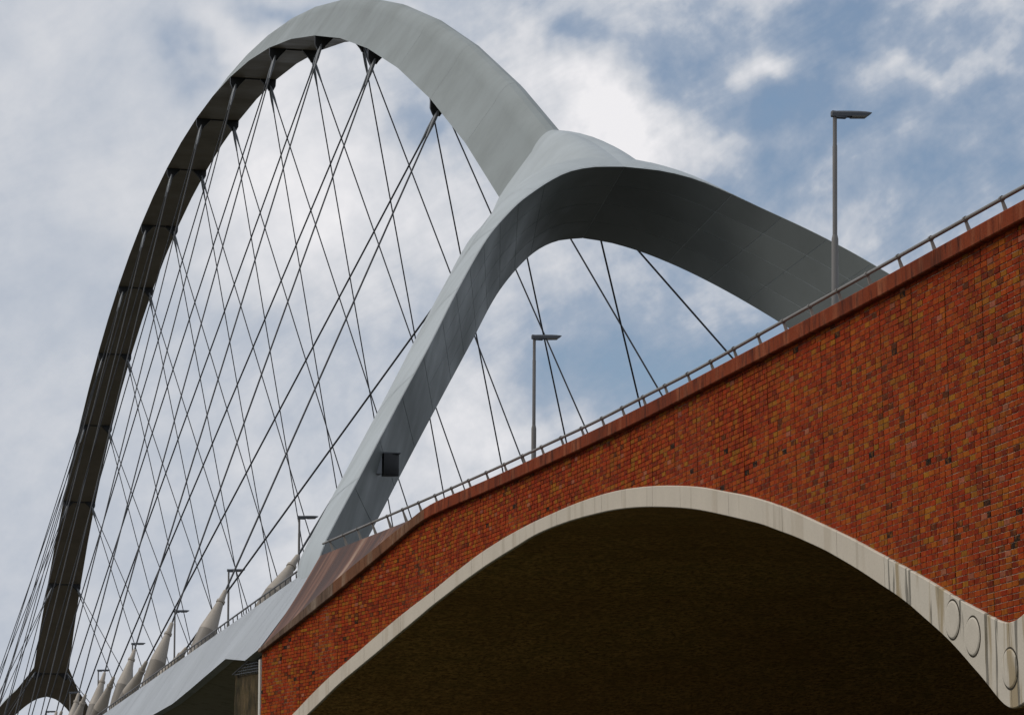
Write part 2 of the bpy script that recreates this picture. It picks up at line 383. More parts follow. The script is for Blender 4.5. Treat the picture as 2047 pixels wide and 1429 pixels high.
# forked legs
C1 = [(110.11,0.0,23.46),(109.68,.91,23.25),(108.4,1.93,22.63),(106.41,3.05,21.59),(103.91,4.3,20.14),(100.31,5.82,17.98),(96.64,7.43,15.68),(93.14,9.01,13.38),(89.82,10.55,11.07),(86.79,11.88,9.13),(86.2,12.1,8.75),(85.9,12.2,8.4)]
C2 = [(104.3,0.0,24.62),(103.9,1.2,24.45),(103.2,2.28,24.02),(101.44,3.87,22.82),(99.6,4.93,21.76),(97.76,5.88,20.65),(94.2,7.43,18.44),(90.65,8.93,16.14),(87.27,10.46,13.83),(84.06,11.96,11.53),(81.26,13.33,9.4),(81.0,13.44,9.1),(82.3,13.55,8.4)]
C3 = [(110.9,3.1,24.05),(109.0,3.98,23.18),(107.01,4.79,22.14),(104.51,5.77,20.69),(100.91,7.23,18.53),(97.24,8.73,16.23),(93.74,10.24,13.93),(90.42,11.75,11.62),(87.39,13.0,9.68),(86.75,13.16,9.14),(86.3,13.2,8.6)]
NU = 61
c1, c2, c3 = (smooth_curve(c, NU) for c in (C1, C2, C3))
def place(v, side, mirror):
    X = 2*XM-v[0] if mirror else v[0]
    return W(X, YC+side*v[1], v[2])
def bulge(i):
    a, b, c = c3[i], c2[i], c1[i]; d = (b-a).normalized(); v = (a+b)*0.5-c; v -= d*v.dot(d)
    return v.normalized() if v.length > 1e-6 else Vector((0, 1, 0))
def outer(i, s):
    """outer skin of a leg: s=0 at the lower outer edge, 1 at the upper inner edge"""
    u = i/(NU-1); off = 0.85*math.exp(-(u/0.19)**1.3)
    v = bulge(i) if u > 0.02 else Vector((-0.2, 0.3, 0.9))
    return c3[i].lerp(c2[i], s)+Vector((0, 0, off*math.sin(math.pi*s**1.45)))+v*(0.24*s*(1-s))
NS = 17
def make_fork(mirror):
    fork = None
    # arch end ring, half of it: bottom corner .. side edge .. crown
    ring0 = []; kk = -0.992
    x, z = arch_b(kk); nx, nz = arch_n(kk); w = arch_w(kk); we = w_edge(kk); h1, h2 = h_edge(kk), h_top(kk)
    prof = [(w+(we-w)*f_, h1*f_) for f_ in (0.0, 0.25, 0.5, 0.75, 1.0)]
    prof += [(we*math.cos(math.radians(a)), h1+(h2-h1)*math.sin(math.radians(a))**1.7) for a in (10, 19, 28, 36, 44, 52, 60, 67, 74, 80, 85, 90)]
    for y, h in prof: ring0.append(Vector((x+nx*(h+0.03), y+(0.03 if y > 0.05 else 0), z+nz*(h+0.03))))
    x -= nx*0.03; z -= nz*0.03; w += 0.03
    ring0[0] = Vector((x, w, z))
    for side in (-1, 1):
        V, Fc = [], []
        first = [outer(0, j/(NS-1)) for j in range(NS)]; mid = []
        for tt in (0.15, 0.3, 0.45, 0.6, 0.7, 0.78, 0.85, 0.9, 0.94, 0.97, 0.99):
            mid.append([ring0[j].lerp(first[j], tt)+Vector((-0.1, 0, 0.95))*(0.27*4*tt*(1-tt)*(lambda a: a*a*(3-2*a))(j/(NS-1))) for j in range(NS)])
        rows = [ring0]+mid+[[outer(i, j/(NS-1)) for j in range(NS)] for i in range(0, NU)]
        for r in rows: V += [place(p, side, mirror) for p in r]
        Fc += grid_faces(len(rows), NS)
        # lower face (towards the main span)
        o = len(V); low = [[Vector((x, 0, z)), Vector((x, w, z))]]+[[c1[i], c3[i]] for i in range(NU)]
        for r in low: V += [place(p, side, mirror) for p in r]
        n_low0 = len(Fc); Fc += grid_faces(len(low), 2, off=o); n_low1 = len(Fc)
        # inner face between the two legs
        o = len(V)
        for i in range(NU): V += [place(c1[i].lerp(c2[i], j/4), side, mirror) for j in range(5)]
        Fc += grid_faces(NU, 5, off=o)
        name = 'leg'
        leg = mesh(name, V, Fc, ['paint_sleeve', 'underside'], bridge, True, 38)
        for q_ in range(n_low0, n_low1): leg.data.polygons[q_].material_index = 1  # lower faces get the shade-darkened copy of the paint
        if mirror: continue
        # cladding plates on the inner face, their joints open
        edges_u = [0, 7, 11, 15, 19, 23, 27, 31, 36, 41, 46, 51, 56, 60]
        rows_v = [0.0, 0.25, 0.5, 0.75, 1.0]
        for a, b in zip(edges_u[:-1], edges_u[1:]):
            rv = rows_v if b <= 31 else ([0.0, 0.5, 1.0] if b <= 36 else [0.0, 1.0])
            for va, vb in zip(rv[:-1], rv[1:]):
                V, Fc = [], []; m = b-a+1
                for i in range(a, b+1):
                    e = 0.016/max(0.3, (c2[i]-c1[i]).length)
                    nrm = (c2[i]-c1[i]).cross(c1[min(i+1, NU-1)]-c1[max(i-1, 0)])
                    if nrm.length < 1e-6: nrm = Vector((0, 0, -1))
                    nrm.normalize()
                    pa, pb = c1[i].lerp(c2[i], va+e), c1[i].lerp(c2[i], vb-e)
                    if i == a or i == b:
                        j = i+1 if i == a else i-1
                        f_ = 0.016/max(0.05, (c1[j]-c1[i]).length)
                        pa = pa.lerp(c1[j].lerp(c2[j], va+e), f_); pb = pb.lerp(c1[j].lerp(c2[j], vb-e), f_)
                    # outward = away from the leg body
                    body = c3[i]
                    if (body-c1[i]).dot(nrm) > 0: nrm = -nrm
                    ym = [Vector((0, 0, 0)), nrm*0.010]
                    V += [place(pa+ym[1], side, False), place(pb+ym[1], side, False), place(pa, side, False), place(pb, side, False)]
                for i in range(m-1):
                    q = 4*i
                    Fc += [(q, q+4, q+5, q+1), (q, q+2, q+6, q+4), (q+1, q+5, q+7, q+3)]
                Fc += [(0, 1, 3, 2), (4*(m-1), 4*(m-1)+2, 4*(m-1)+3, 4*(m-1)+1)]
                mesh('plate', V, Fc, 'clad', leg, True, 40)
        # outer sleeve plates
        eo = [1, 8, 16, 26, 38, 50, 60]
        for a, b in zip(eo[:-1], eo[1:]):
            for sa, sb in ((0.02, 0.985),) if a > 9 else ((0.02, 0.5), (0.5, 0.985)):
                V, Fc = [], []; m = b-a+1; ns = 6
                for i in range(a, b+1):
                    for j in range(ns):
                        s = sa+(sb-sa)*j/(ns-1)
                        if j == 0 and sa > 0.1: s += 0.006
                        if j == ns-1 and sb < 0.9: s -= 0.006
                        p = outer(i, s); 
                        if i == a: p = p.lerp(outer(i+1, s), 0.05)
                        if i == b: p = p.lerp(outer(i-1, s), 0.05)
                        v = bulge(i)
                        V.append(place(p+v*0.008, side, False))
                Fc = grid_faces(m, ns)
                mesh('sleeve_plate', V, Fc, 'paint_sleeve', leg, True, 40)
make_fork(False); make_fork(True)

# hangers, their brackets and deck anchors
def node_k(i): return (i-5)/7
XD = {-3: 103.2, -2: 119.9, -1: 136.3, 0: 150.4, 1: 164.5, 2: 179.6, 3: 195.2, 4: 210.9, 5: XM}
for m in range(6, 14): XD[m] = 2*XM-XD[10-m]
def deck_hw(X):                               # half width of the deck to its outer top edge
    return 13.22-0.0066*min(X-87, 2*XM-87-X)
ZTOP, ZDECK = 9.12, 8.55
def anchor_deck(m, s): return W(XD[m], YC+s*(YC-13.9-0.008*min(XD[m]-105, 2*XM-105-XD[m])), 8.75)
def anchor_arch(i, s, lean):
    k = node_k(i); x, z = arch_b(k); nx, nz = arch_n(k); w = arch_w(k)
    h = -0.25 if i in (-2, 12) else 0.66
    return W(x-nx*h+lean*0.22, YC+s*(w-0.28), z-nz*h)
for i in range(-2, 13):
    k = node_k(i); x, z = arch_b(k); nx, nz = arch_n(k); w = arch_w(k)
    tx, tz = nz, -nx                                           # along the rib
    def at(y, h, t): return W(x-nx*h+tx*t, YC+y, z-nz*h+tz*t)
    V, Fc = [], []
    box_vf(at(0, 0.035, 0), Vector((w-0.95, 0, 0)), at(0, 0, 0.05)-at(0, 0, 0), at(0, 0.034, 0)-at(0, 0, 0), V, Fc)
    rib = mesh('diaphragm_rib', V, Fc, 'dark', bridge)
    for s in (-1, 1):
        V, Fc = [], []
        for t in (-0.13, 0.13):
            V += [at(s*(w-0.01), 0.003, t), at(s*(w-0.92), 0.003, t), at(s*(w-0.92), 0.06, t), at(s*(w-0.52), 0.50, t), at(s*(w-0.42), 0.66, t), at(s*(w-0.16), 0.66, t), at(s*(w-0.03), 0.40, t)]
        n = 7
        Fc = [tuple(range(n-1, -1, -1)), tuple(range(n, 2*n))]+[(j, (j+1) % n, n+(j+1) % n, n+j) for j in range(n)]
        br = mesh('hanger_bracket', V, Fc, 'dark', bridge)  # grey like the arch, coloured near-black for the shade beneath it
        for m, lean in ((i-1, -1), (i+1, 1)):
            A, D = anchor_arch(i, s, lean), anchor_deck(m, s)
            d = (D-A).normalized(); L = (D-A).length
            V, Fc = [], []; tube_vf([A+d*0.6, D-d*3.2], [0.036, 0.036], 8, V, Fc)
            h = mesh('hanger', V, Fc, 'cable', bridge, True, 50)
            V, Fc = [], []; tube_vf([A-d*0.25, A, A+d*0.55, A+d*0.95, A+d*1.25], [0.05, 0.078, 0.078, 0.055, 0.044], 10, V, Fc)
            mesh('socket', V, Fc, 'socket', h, True, 50)
            # spindle-shaped anchor standing on the deck edge
            V, Fc = [], []; E_ = -d
            prof = [(0.0, 0.24), (0.7, 0.30), (1.6, 0.34), (2.3, 0.33)]
            tube_vf([D+E_*t for t, r in prof], [r for t, r in prof], 20, V, Fc)
            lo = mesh('anchor_base', V, Fc, 'cone_low', h, True, 40)
            V, Fc = [], []
            prof = [(2.3, 0.332), (2.45, 0.318), (2.8, 0.258), (3.3, 0.175), (3.6, 0.13), (3.605, 0.16), (3.7, 0.16), (3.705, 0.12), (4.15, 0.075), (4.2, 0.04)]
            tube_vf([D+E_*t for t, r in prof], [r for t, r in prof], 20, V, Fc)
            mesh('anchor_cone', V, Fc, 'cone', h, True, 40)

# deck: girder body, fascia panels
def fascia_bottom(X):
    return interp(X, [82.1, 84.6, 88.4, 103.4, 2*XM-103.4], [11.42, 11.42, 11.42, 11.8, 11.8]), interp(X, [82.1, 84.6, 88.4, 103.4], [6.89, 6.80, 7.14, 6.97])
def fascia_top(X): return YC-deck_hw(X), ZTOP
XS = [82.1, 83.4, 84.6, 86.5, 88.4]; x = 88.4
while x < 2*XM-82.1-6: x += 5.2; XS.append(x)
XS.append(2*XM-82.1)
V, Fc, prev = [], [], None
for X in XS:
    ty, tz = fascia_top(X); by, bz = fascia_bottom(X); by = min(by, ty-0.3)
    half = [(ty+0.06, tz-0.02), (ty+0.34, tz-0.02), (ty+0.34, ZDECK), (YC, ZDECK+0.15)]
    low = [(ty+0.06, tz-0.02), (by+0.09, bz+0.03), (by+2.6, bz-0.42), (by+6.5, bz-0.75), (YC, bz-0.8)]
    ring = low[::-1]+half[1:]                                # from the keel round the edge to the crown
    ring_f = [(2*YC-y, z) for y, z in ring[::-1]][1:-1]
    idx = []
    for y, z in ring+ring_f: idx.append(len(V)); V.append(W(X, y, z))
    if prev:
        n = len(idx)
        for j in range(n): Fc.append((prev[j], prev[(j+1) % n], idx[(j+1) % n], idx[j]))
    else: Fc.append(tuple(idx))
    prev = idx
Fc.append(tuple(prev[::-1]))
mesh('deck_girder', V, Fc, 'girder', bridge)
for side in (-1, 1):
    lim = XS if side < 0 else XS
    for a, b in zip(lim[:-1], lim[1:]):
        V = []
        for X in (a+0.012, b-0.012):
            ty, tz = fascia_top(X); by, bz = fascia_bottom(X); by = min(by, ty-0.3)
            sk = -1.15 if X < 82.2 else (1.15 if X > 2*XM-82.2 else 0.0)
            for (y, z, k_) in ((ty, tz, sk), (ty+0.3, tz, sk), (by+0.0, bz, 0), (by+0.25, bz-0.015, 0)):
                V.append(W(X+k_, YC+side*(YC-y), z))
        Fc = [(0, 4, 6, 2), (0, 1, 5, 4), (2, 6, 7, 3), (0, 2, 3, 1), (4, 5, 7, 6), (1, 3, 7, 5)]
        mesh('fascia_panel', V, Fc, 'fascia', bridge)
    # wing that carries the foot of the leg down onto the fascia
mesh('carriageway', [W(82.1, 15.5, ZDECK+0.16), W(2*XM-82.1, 15.5, ZDECK+0.16), W(2*XM-82.1, 2*YC-15.5, ZDECK+0.16), W(82.1, 2*YC-15.5, ZDECK+0.16)], [(0, 1, 2, 3)], 'asphalt', bridge)

# ------------------------------------------------------------------ brick viaduct
PX = [30.0, 32.0, 34.0, 36.0, 38.0, 40.0, 42.0, 44.0, 46.0, 48.0, 50.0, 52.0, 54.0, 56.0, 58.0, 60.0, 62.0, 64.0, 66.0, 68.0, 70.0, 72.0, 74.0, 76.0, 78.0, 80.0, 82.0, 84.0]
PY = [15.25, 15.205, 15.16, 15.114, 15.069, 15.026, 14.988, 14.951, 14.907, 14.85, 14.786, 14.721, 14.657, 14.587, 14.49, 14.367, 14.234, 14.095, 13.942, 13.769, 13.567, 13.313, 12.982, 12.592, 12.184, 11.77, 11.355, 10.94]
def Yt(X): return interp(X, PX, PY)
def tilt(X): return interp(X, [40, 43, 72, 81.6], [.038, .036, 0.0, -.013])
def FW(X, Z, out=0.0):
    y = Yt(X)+tilt(X)*(9-Z); s = (Yt(X+0.4)-Yt(X-0.4))/0.8
    l = math.hypot(1, s)                                  # outward normal in plan is (s, -1)/l
    return W(X+out*s/l, y-out/l, Z)
J = [81.5, 80.13, 78.89, 77.71, 76.48, 75.23, 73.96, 72.68, 71.42, 70.28, 69.11, 67.98, 66.84, 65.67, 64.49, 63.32, 62.1, 60.91, 59.75, 58.52, 57.28, 56.03, 54.72, 53.46, 52.26, 51.0, 49.78, 48.52, 47.28, 45.99, 44.74, 43.46, 42.19, 40.87, 39.58, 38.33, 37.07, 35.8, 34.5]
CT = [(34, 9.1), (69.6, 9.1), (70.49, 9.08), (71.58, 8.94), (72.62, 8.79), (73.62, 8.61), (74.6, 8.43), (75.57, 8.24), (76.53, 8.04), (77.48, 7.82), (78.42, 7.58), (79.38, 7.34), (80.38, 7.1), (81.39, 6.86), (81.6, 6.81)]
CB = [(34, 8.79), (68.3, 8.78), (69.21, 8.77), (70.6, 8.74), (71.8, 8.6), (72.84, 8.4), (73.91, 8.2), (74.93, 7.99), (75.98, 7.77), (77.03, 7.55), (78.11, 7.33), (79.21, 7.1), (80.34, 6.88), (81.51, 6.64)]
RT = [(35.5, 5.4), (37.3, 4.82), (38.8, 4.32), (39.5, 4.09), (39.92, 3.97), (40.2, 3.915), (40.55, 3.97), (41.21, 4.17), (41.87, 4.36), (42.55, 4.58), (43.23, 4.8), (43.95, 5.02), (44.69, 5.24), (45.46, 5.47), (46.26, 5.71), (47.09, 5.94), (47.96, 6.18), (48.86, 6.42), (49.81, 6.65), (50.84, 6.87), (51.93, 7.07), (53.07, 7.28), (54.27, 7.46), (55.53, 7.62), (56.8, 7.75), (58.1, 7.85), (59.36, 7.9), (60.64, 7.92), (61.94, 7.91), (63.26, 7.89), (64.57, 7.84), (65.89, 7.76), (67.17, 7.65), (68.4, 7.5), (69.6, 7.33), (70.78, 7.15), (71.99, 6.97), (73.07, 6.76), (74.14, 6.53), (75.15, 6.28), (76.18, 6.03), (77.19, 5.76), (78.18, 5.46), (79.15, 5.14), (80.16, 4.83), (81.45, 4.4)]
RB = [(35.5, 4.75), (37.3, 4.02), (38.7, 3.42), (39.3, 3.14), (39.7, 2.95), (40.03, 2.87), (40.28, 2.845), (40.56, 2.92), (40.91, 3.11), (41.26, 3.31), (41.63, 3.5), (42.01, 3.7), (42.42, 3.9), (42.86, 4.09), (43.32, 4.28), (43.8, 4.48), (44.31, 4.67), (44.85, 4.85), (45.41, 5.04), (45.99, 5.23), (46.6, 5.42), (47.23, 5.61), (47.9, 5.79), (48.59, 5.97), (49.31, 6.14), (50.07, 6.32), (50.87, 6.48), (51.7, 6.64), (52.55, 6.8), (53.45, 6.96), (54.38, 7.1), (55.35, 7.23), (56.34, 7.35), (57.33, 7.45), (58.34, 7.53), (59.33, 7.58), (60.35, 7.62), (61.37, 7.64), (62.39, 7.64), (63.4, 7.61), (64.38, 7.54), (65.37, 7.47), (66.37, 7.39), (67.35, 7.29), (68.33, 7.18), (69.27, 7.05), (70.21, 6.92), (71.1, 6.76), (72.0, 6.6), (72.82, 6.43), (73.65, 6.25), (74.45, 6.07), (75.26, 5.88), (76.07, 5.69), (76.84, 5.47), (77.6, 5.24), (78.37, 5.01), (79.16, 4.77), (81.45, 4.02)]
def dense(tab):
    return [(v.x, v.y) for v in smooth_curve([(a, b, 0) for a, b in tab], 260)]
RT, RB = dense(RT), dense(RB)
fl = lambda tab, X: interp(X, [a for a, b in tab], [b for a, b in tab])
def sm(tab, X, r=0.45): return sum(fl(tab, X+d) for d in (-r, -r/2, 0, r/2, r))/5

RL = [(30, 15.5), (40.6, 15.19), (47.2, 15.05), (54.15, 14.90), (60.43, 14.62), (66.67, 14.17), (71.88, 13.73), (81.09, 12.86), (82.0, 12.77)]
def Yr(X): return fl(RL, X)
via = thing('brick_viaduct', 'red brick approach viaduct with one pale concrete arch and rust coloured coping', 'viaduct', W(60, 20, -GZ))
# backing wall seen only in the open joints
V, Fc = [], []; xs = [34.5+i*0.5 for i in range(95)]; xs = [x for x in xs if x < 81.4]+[81.4]
for X in xs: V += [FW(X, sm(RT, X)-0.12, -0.06), FW(X, sm(CB, X)+0.16, -0.06)]
mesh('backing_wall', V, grid_faces(len(xs), 2), 'shadowgap', via)
for a, b in zip(J[:-1], J[1:]):               # mortar bed of every panel, open joint between panels
    hi, lo = a-0.019, b+0.019; V, Fc = [], []
    n = 5
    for i in range(n):
        X = lo+(hi-lo)*i/(n-1); V += [FW(X, sm(RT, X)-0.12, 0.0), FW(X, sm(CB, X)+0.16, 0.0), FW(X, sm(RT, X)-0.12, -0.05), FW(X, sm(CB, X)+0.16, -0.05)]
    for i in range(n-1):
        q = 4*i; Fc.append((q, q+4, q+5, q+1))
    Fc += [(0, 1, 3, 2), (4*(n-1), 4*(n-1)+2, 4*(n-1)+3, 4*(n-1)+1)]
    mesh('wall_panel', V, Fc, 'mortar', via)
# bricks
PAL = [((0.33, 0.032, 0.003), 32), ((0.27, 0.022, 0.002), 24), ((0.35, 0.050, 0.004), 22), ((0.35, 0.080, 0.005), 14), ((0.32, 0.110, 0.007), 7), ((0.18, 0.016, 0.003), 7), ((0.34, 0.10, 0.055), 1.6), ((0.008, 0.007, 0.006), 0.9), ((0.10, 0.022, 0.006), 2.4)]
def brick_col():
    r = random.random()*sum(w for c, w in PAL)
    for c, w in PAL:
        r -= w
        if r <= 0: break
    j = random.uniform(0.74, 1.06); g = random.uniform(0.9, 1.12)
    return (c[0]*j, c[1]*j*g, c[2]*j, 1)
CH = 0.0805; G = 0.0060; GX = 0.0078; PROUD = 0.012
bricks = []                                   # X0, X1, Z0, Z1
for pi, (a, b) in enumerate(zip(J[:-1], J[1:])):
    hi, lo = a-0.018, b+0.018; wdt = (hi-lo)/6
    zmax = max(sm(CB, lo), sm(CB, hi))+0.13; zmin = min(sm(RT, lo), sm(RT, hi), sm(RT, (lo+hi)/2))-0.1
    z0 = 1.0+random.uniform(-0.006, 0.006); c0 = int((zmin-z0)/CH); c1_ = int((zmax-z0)/CH)+1
    sh = random.randint(0, 1)
    for c in range(c0, c1_):
        Z = z0+c*CH; xs = [lo]
        stag = random.random() < 0.22
        x = lo+wdt*(0.5 if stag else random.uniform(0.96, 1.04))
        while x < hi-0.05: xs.append(x); x += wdt*random.uniform(0.985, 1.015)
        xs.append(hi)
        for xa, xb in zip(xs[:-1], xs[1:]):
            xm = (xa+xb)/2
            if Z+CH < sm(RT, xm)-0.06 or Z > sm(CB, xm)+0.10: continue
            e0 = GX if xa > lo+1e-6 else -0.004; e1 = GX if xb < hi-1e-6 else -0.004
            bricks.append((xa+e0-GX, xb-e1+GX, Z, Z+CH))
def proj_px(v):
    d = v-Vector((0, 0, GZ)); dd = -d.dot(b_); return 1023.5+6755*d.dot(r_)/dd, 1382.1-6755*d.dot(u_)/dd
def bsize(bk):
    p = proj_px(FW((bk[0]+bk[1])/2, (bk[2]+bk[3])/2))
    vis = 8 < p[0] < 2039 and 8 < p[1] < 1421 and bk[2] > sm(RT, (bk[0]+bk[1])/2)+0.01 and bk[3] < sm(CB, (bk[0]+bk[1])/2)-0.03
    A, B = proj_px(FW(bk[0], bk[2])), proj_px(FW(bk[1], bk[2]))
    return (abs(A[0]-B[0])*6755*CH/bk[0]) if vis else 0
order = sorted(range(len(bricks)), key=lambda i: -bsize(bricks[i]))
single = set(order[:300])
ub = bpy.data.meshes.new('brick')             # shared brick body, front face with eased edges
bv = [(-.5,-.5,0),(.5,-.5,0),(.5,.5,0),(-.5,.5,0),(-.5,-.5,.75),(.5,-.5,.75),(.5,.5,.75),(-.5,.5,.75),(-.475,-.45,1),(.475,-.45,1),(.475,.45,1),(-.475,.45,1)]
bf = []
for r in (0, 4):
    for j in range(4): bf.append((r+j, r+(j+1) % 4, r+4+(j+1) % 4, r+4+j))
bf.append((8, 9, 10, 11))
ub.from_pydata(bv, [], bf); ub.materials.append(M['brick_obj'])
SV, SF, SC = [], [], []
for i, (xa, xb, za, zb) in enumerate(bricks):
    col = brick_col(); pr = PROUD+random.uniform(-0.004, 0.004); jt = random.uniform(-0.0015, 0.0015)
    xm, zm = (xa+xb)/2, (za+zb)/2
    if i in single:
        c = FW(xm, zm); ex = FW(xb, zm)-FW(xa, zm); ez = FW(xm, zb)-FW(xm, za)
        lx, lz = ex.length-2*GX, ez.length-2*G; exn = ex.normalized(); ezn = (ez-exn*ez.dot(exn)).normalized(); en = exn.cross(ezn)
        if en.dot(FW(xm, zm, 1)-c) < 0: exn = -exn; en = exn.cross(ezn)
        o = bpy.data.objects.new('brick', ub); COL.objects.link(o); o.parent = via
        pw = c+ezn*jt-WL[via.name]
        o.matrix_local = Matrix(((exn.x*lx, ezn.x*lz, en.x*pr, pw.x), (exn.y*lx, ezn.y*lz, en.y*pr, pw.y), (exn.z*lx, ezn.z*lz, en.z*pr, pw.z), (0, 0, 0, 1)))
        o.color = col
    else:
        n = len(SV); A, B, C_, D_ = xa+GX, xb-GX, za+G+jt, zb-G+jt
        SV += [FW(A, C_), FW(B, C_), FW(B, D_), FW(A, D_), FW(A, C_, pr), FW(B, C_, pr), FW(B, D_, pr), FW(A, D_, pr)]
        for q in ((0, 1, 5, 4), (1, 2, 6, 5), (2, 3, 7, 6), (3, 0, 4, 7), (4, 5, 6, 7)): SF.append(tuple(n+k for k in q)); SC.append(col)
bw = mesh('brickwork', SV, SF, 'brick_attr', via, kind='stuff')
at_ = bw.data.attributes.new('brick_colour', 'FLOAT_COLOR', 'FACE')
at_.data.foreach_set('color', [x for c in SC for x in c])

# concrete arch ring in cast lengths, proud of the brickwork
def ring_block(x0, x1, mat):
    n = max(3, int((x1-x0)/0.12)); V, Fc = [], []
    for i in range(n+1):
        X = x0+(x1-x0)*i/n; t, b = sm(RT, X, 0.3), sm(RB, X, 0.12)
        V += [FW(X, t, -0.05), FW(X, t, 0.05), FW(X, t-0.012, 0.062), FW(X, b+0.012, 0.062), FW(X, b, 0.05), FW(X, b, 0.0)]
    for i in range(n):
        for j in range(5): q = 6*i+j; Fc.append((q, q+6, q+7, q+1))
    Fc += [tuple(range(5, -1, -1)), tuple(6*n+j for j in range(6))]
    return mesh('ring_block', V, Fc, mat, via, True, 35)
joints = [35.5, 38.2, 40.28, 44.76, 46.7, 49.1, 51.7, 54.3, 55.9, 58.9, 61.7, 64.6, 67.5, 70.1, 72.4, 74.7, 76.9, 78.5, 80.2, 81.45]
for a, b in zip(joints[:-1], joints[1:]): ring_block(a+0.006, b-0.006, 'ring_wet' if b < 45 else 'ring')
for X, Z in ((42.22, 4.15), (41.52, 3.87), (40.29, 3.36)):       # round sunken medallions with a raised rim
    V, Fc = [], []; prof = [(0.276, 0.0635), (0.256, 0.067), (0.250, 0.0665), (0.242, 0.078), (0.225, 0.080), (0.12, 0.078), (0.0, 0.078)]
    n = 32
    for r, d in prof:
        for k in range(n): V.append(FW(X+r*math.cos(2*math.pi*k/n), Z+r*math.sin(2*math.pi*k/n), d))
    for i in range(len(prof)-1):
        for k in range(n): Fc.append((i*n+k, i*n+(k+1) % n, (i+1)*n+(k+1) % n, (i+1)*n+k))
    md = mesh('medallion', V, Fc, ['ring_wet', 'rim_brown'], via, True, 60)
    for k in range(2*n): md.data.polygons[k].material_index = 1  # outermost bands of the disc coloured dark brown
# barrel behind the ring, the piers it stands on, the deck over it
V, Fc = [], []; xs = [35.5+i*(81.4-35.5)/160 for i in range(161)]
for X in xs:
    p = FW(X, sm(RB, X, 0.12)+0.003, 0.005); V += [p, Vector((p.x+24, p.y, p.z))]
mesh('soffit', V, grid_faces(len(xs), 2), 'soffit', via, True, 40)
for X0, X1 in ((39.6, 41.0), (81.0, 82.4)):
    V, Fc = [], []; y0 = Yt((X0+X1)/2)+(1.6 if X0 < 50 else 0.5); zt = 3.2 if X0 < 50 else 4.15
    box_vf(W((X0+X1)/2, y0+11.5, (zt-GZ)/2), Vector((11.5, 0, 0)), Vector((0, (X1-X0)/2, 0)), Vector((0, 0, (zt+GZ)/2)), V, Fc)
    mesh('pier', V, Fc, 'soffit', via)
V, Fc = [], []; xs = [34.5+i*1.5 for i in range(32)]
for X in xs: V += [W(X, Yr(X)+0.45, 8.5), W(X, Yr(X)+23.5, 8.5), W(X, Yr(X)+23.5, 8.1), W(X, Yr(X)+0.45, 8.1)]
Fc = grid_faces(len(xs), 4)+[(4*i+3, 4*i, 4*i+4, 4*i+7) for i in range(len(xs)-1)]
mesh('road_deck', V, Fc, 'asphalt', via)
V, Fc = [], []; box_vf(W(81.67, 11.50, 2.45), Vector((0.12, 0, 0)), Vector((0, 0.14, 0)), Vector((0, 0, 4.15)), V, Fc)
mesh('corner_strip', V, Fc, 'strip', via)

# coping in cast lengths
cj = [34.6, 36.4, 38.2, 39.95, 42.27, 44.85, 47.45, 50.05, 52.6, 55.2, 57.8, 60.4, 63.0, 65.6, 68.2, 70.7, 72.6, 74.6, 76.6, 78.6, 80.2, 81.5]
for a, b in zip(cj[:-1], cj[1:]):
    n = 8; V, Fc = [], []
    for i in range(n+1):
        X = a+0.006+(b-a-0.012)*i/n; t, bo = sm(CT, X, 0.5), sm(CB, X, 0.5)
        bo += 0.075
        V += [FW(X, bo, -0.1), FW(X, bo, 0.10), FW(X, bo+0.015, 0.115), FW(X, t-0.02, 0.115), FW(X, t, 0.095), FW(X, t+0.006, -0.4)]
    for i in range(n):
        for j in range(5): q = 6*i+j; Fc.append((q, q+6, q+7, q+1))
    Fc += [tuple(range(5, -1, -1)), tuple(6*n+j for j in range(6))]
    mesh('coping', V, Fc, 'coping' if b < 70.8 else ('coping_pale' if b < 77 else 'coping_dark'), via)
# sloping slab between the dipping coping and the handrail line
sj = [70.3, 73.0, 75.2, 77.4, 79.6, 81.75]
for a, b in zip(sj[:-1], sj[1:]):
    n = 8; V, Fc, uv = [], [], []
    for i in range(n+1):
        X = a+0.004+(b-a-0.008)*i/n; t = sm(CT, min(X, 81.5), 0.5)
        lowp = FW(min(X, 81.6), t+0.002, 0.02); lowp.z = min(lowp.z, 9.1+GZ)
        top = W(X-0.85*max(0, (X-74)/7.75), Yr(X)-0.06, 9.1)
        for j in range(7):
            u = j/6; p = lowp.lerp(top, u); p.z -= 0.10*math.sin(math.pi*u)*min(1, (X-70.3)/5); V.append(p); uv.append(((X-70)*0.42, u*1.0))
        V.append(top+Vector((0.3, 0, 0))); uv.append(((X-70)*0.42, 1.1))
    mesh('sloping_slab', V, grid_faces(n+1, 8), 'slope', via, True, 40, uv=uv)
V, Fc = [], []; xs = [70.0+i for i in range(12)]

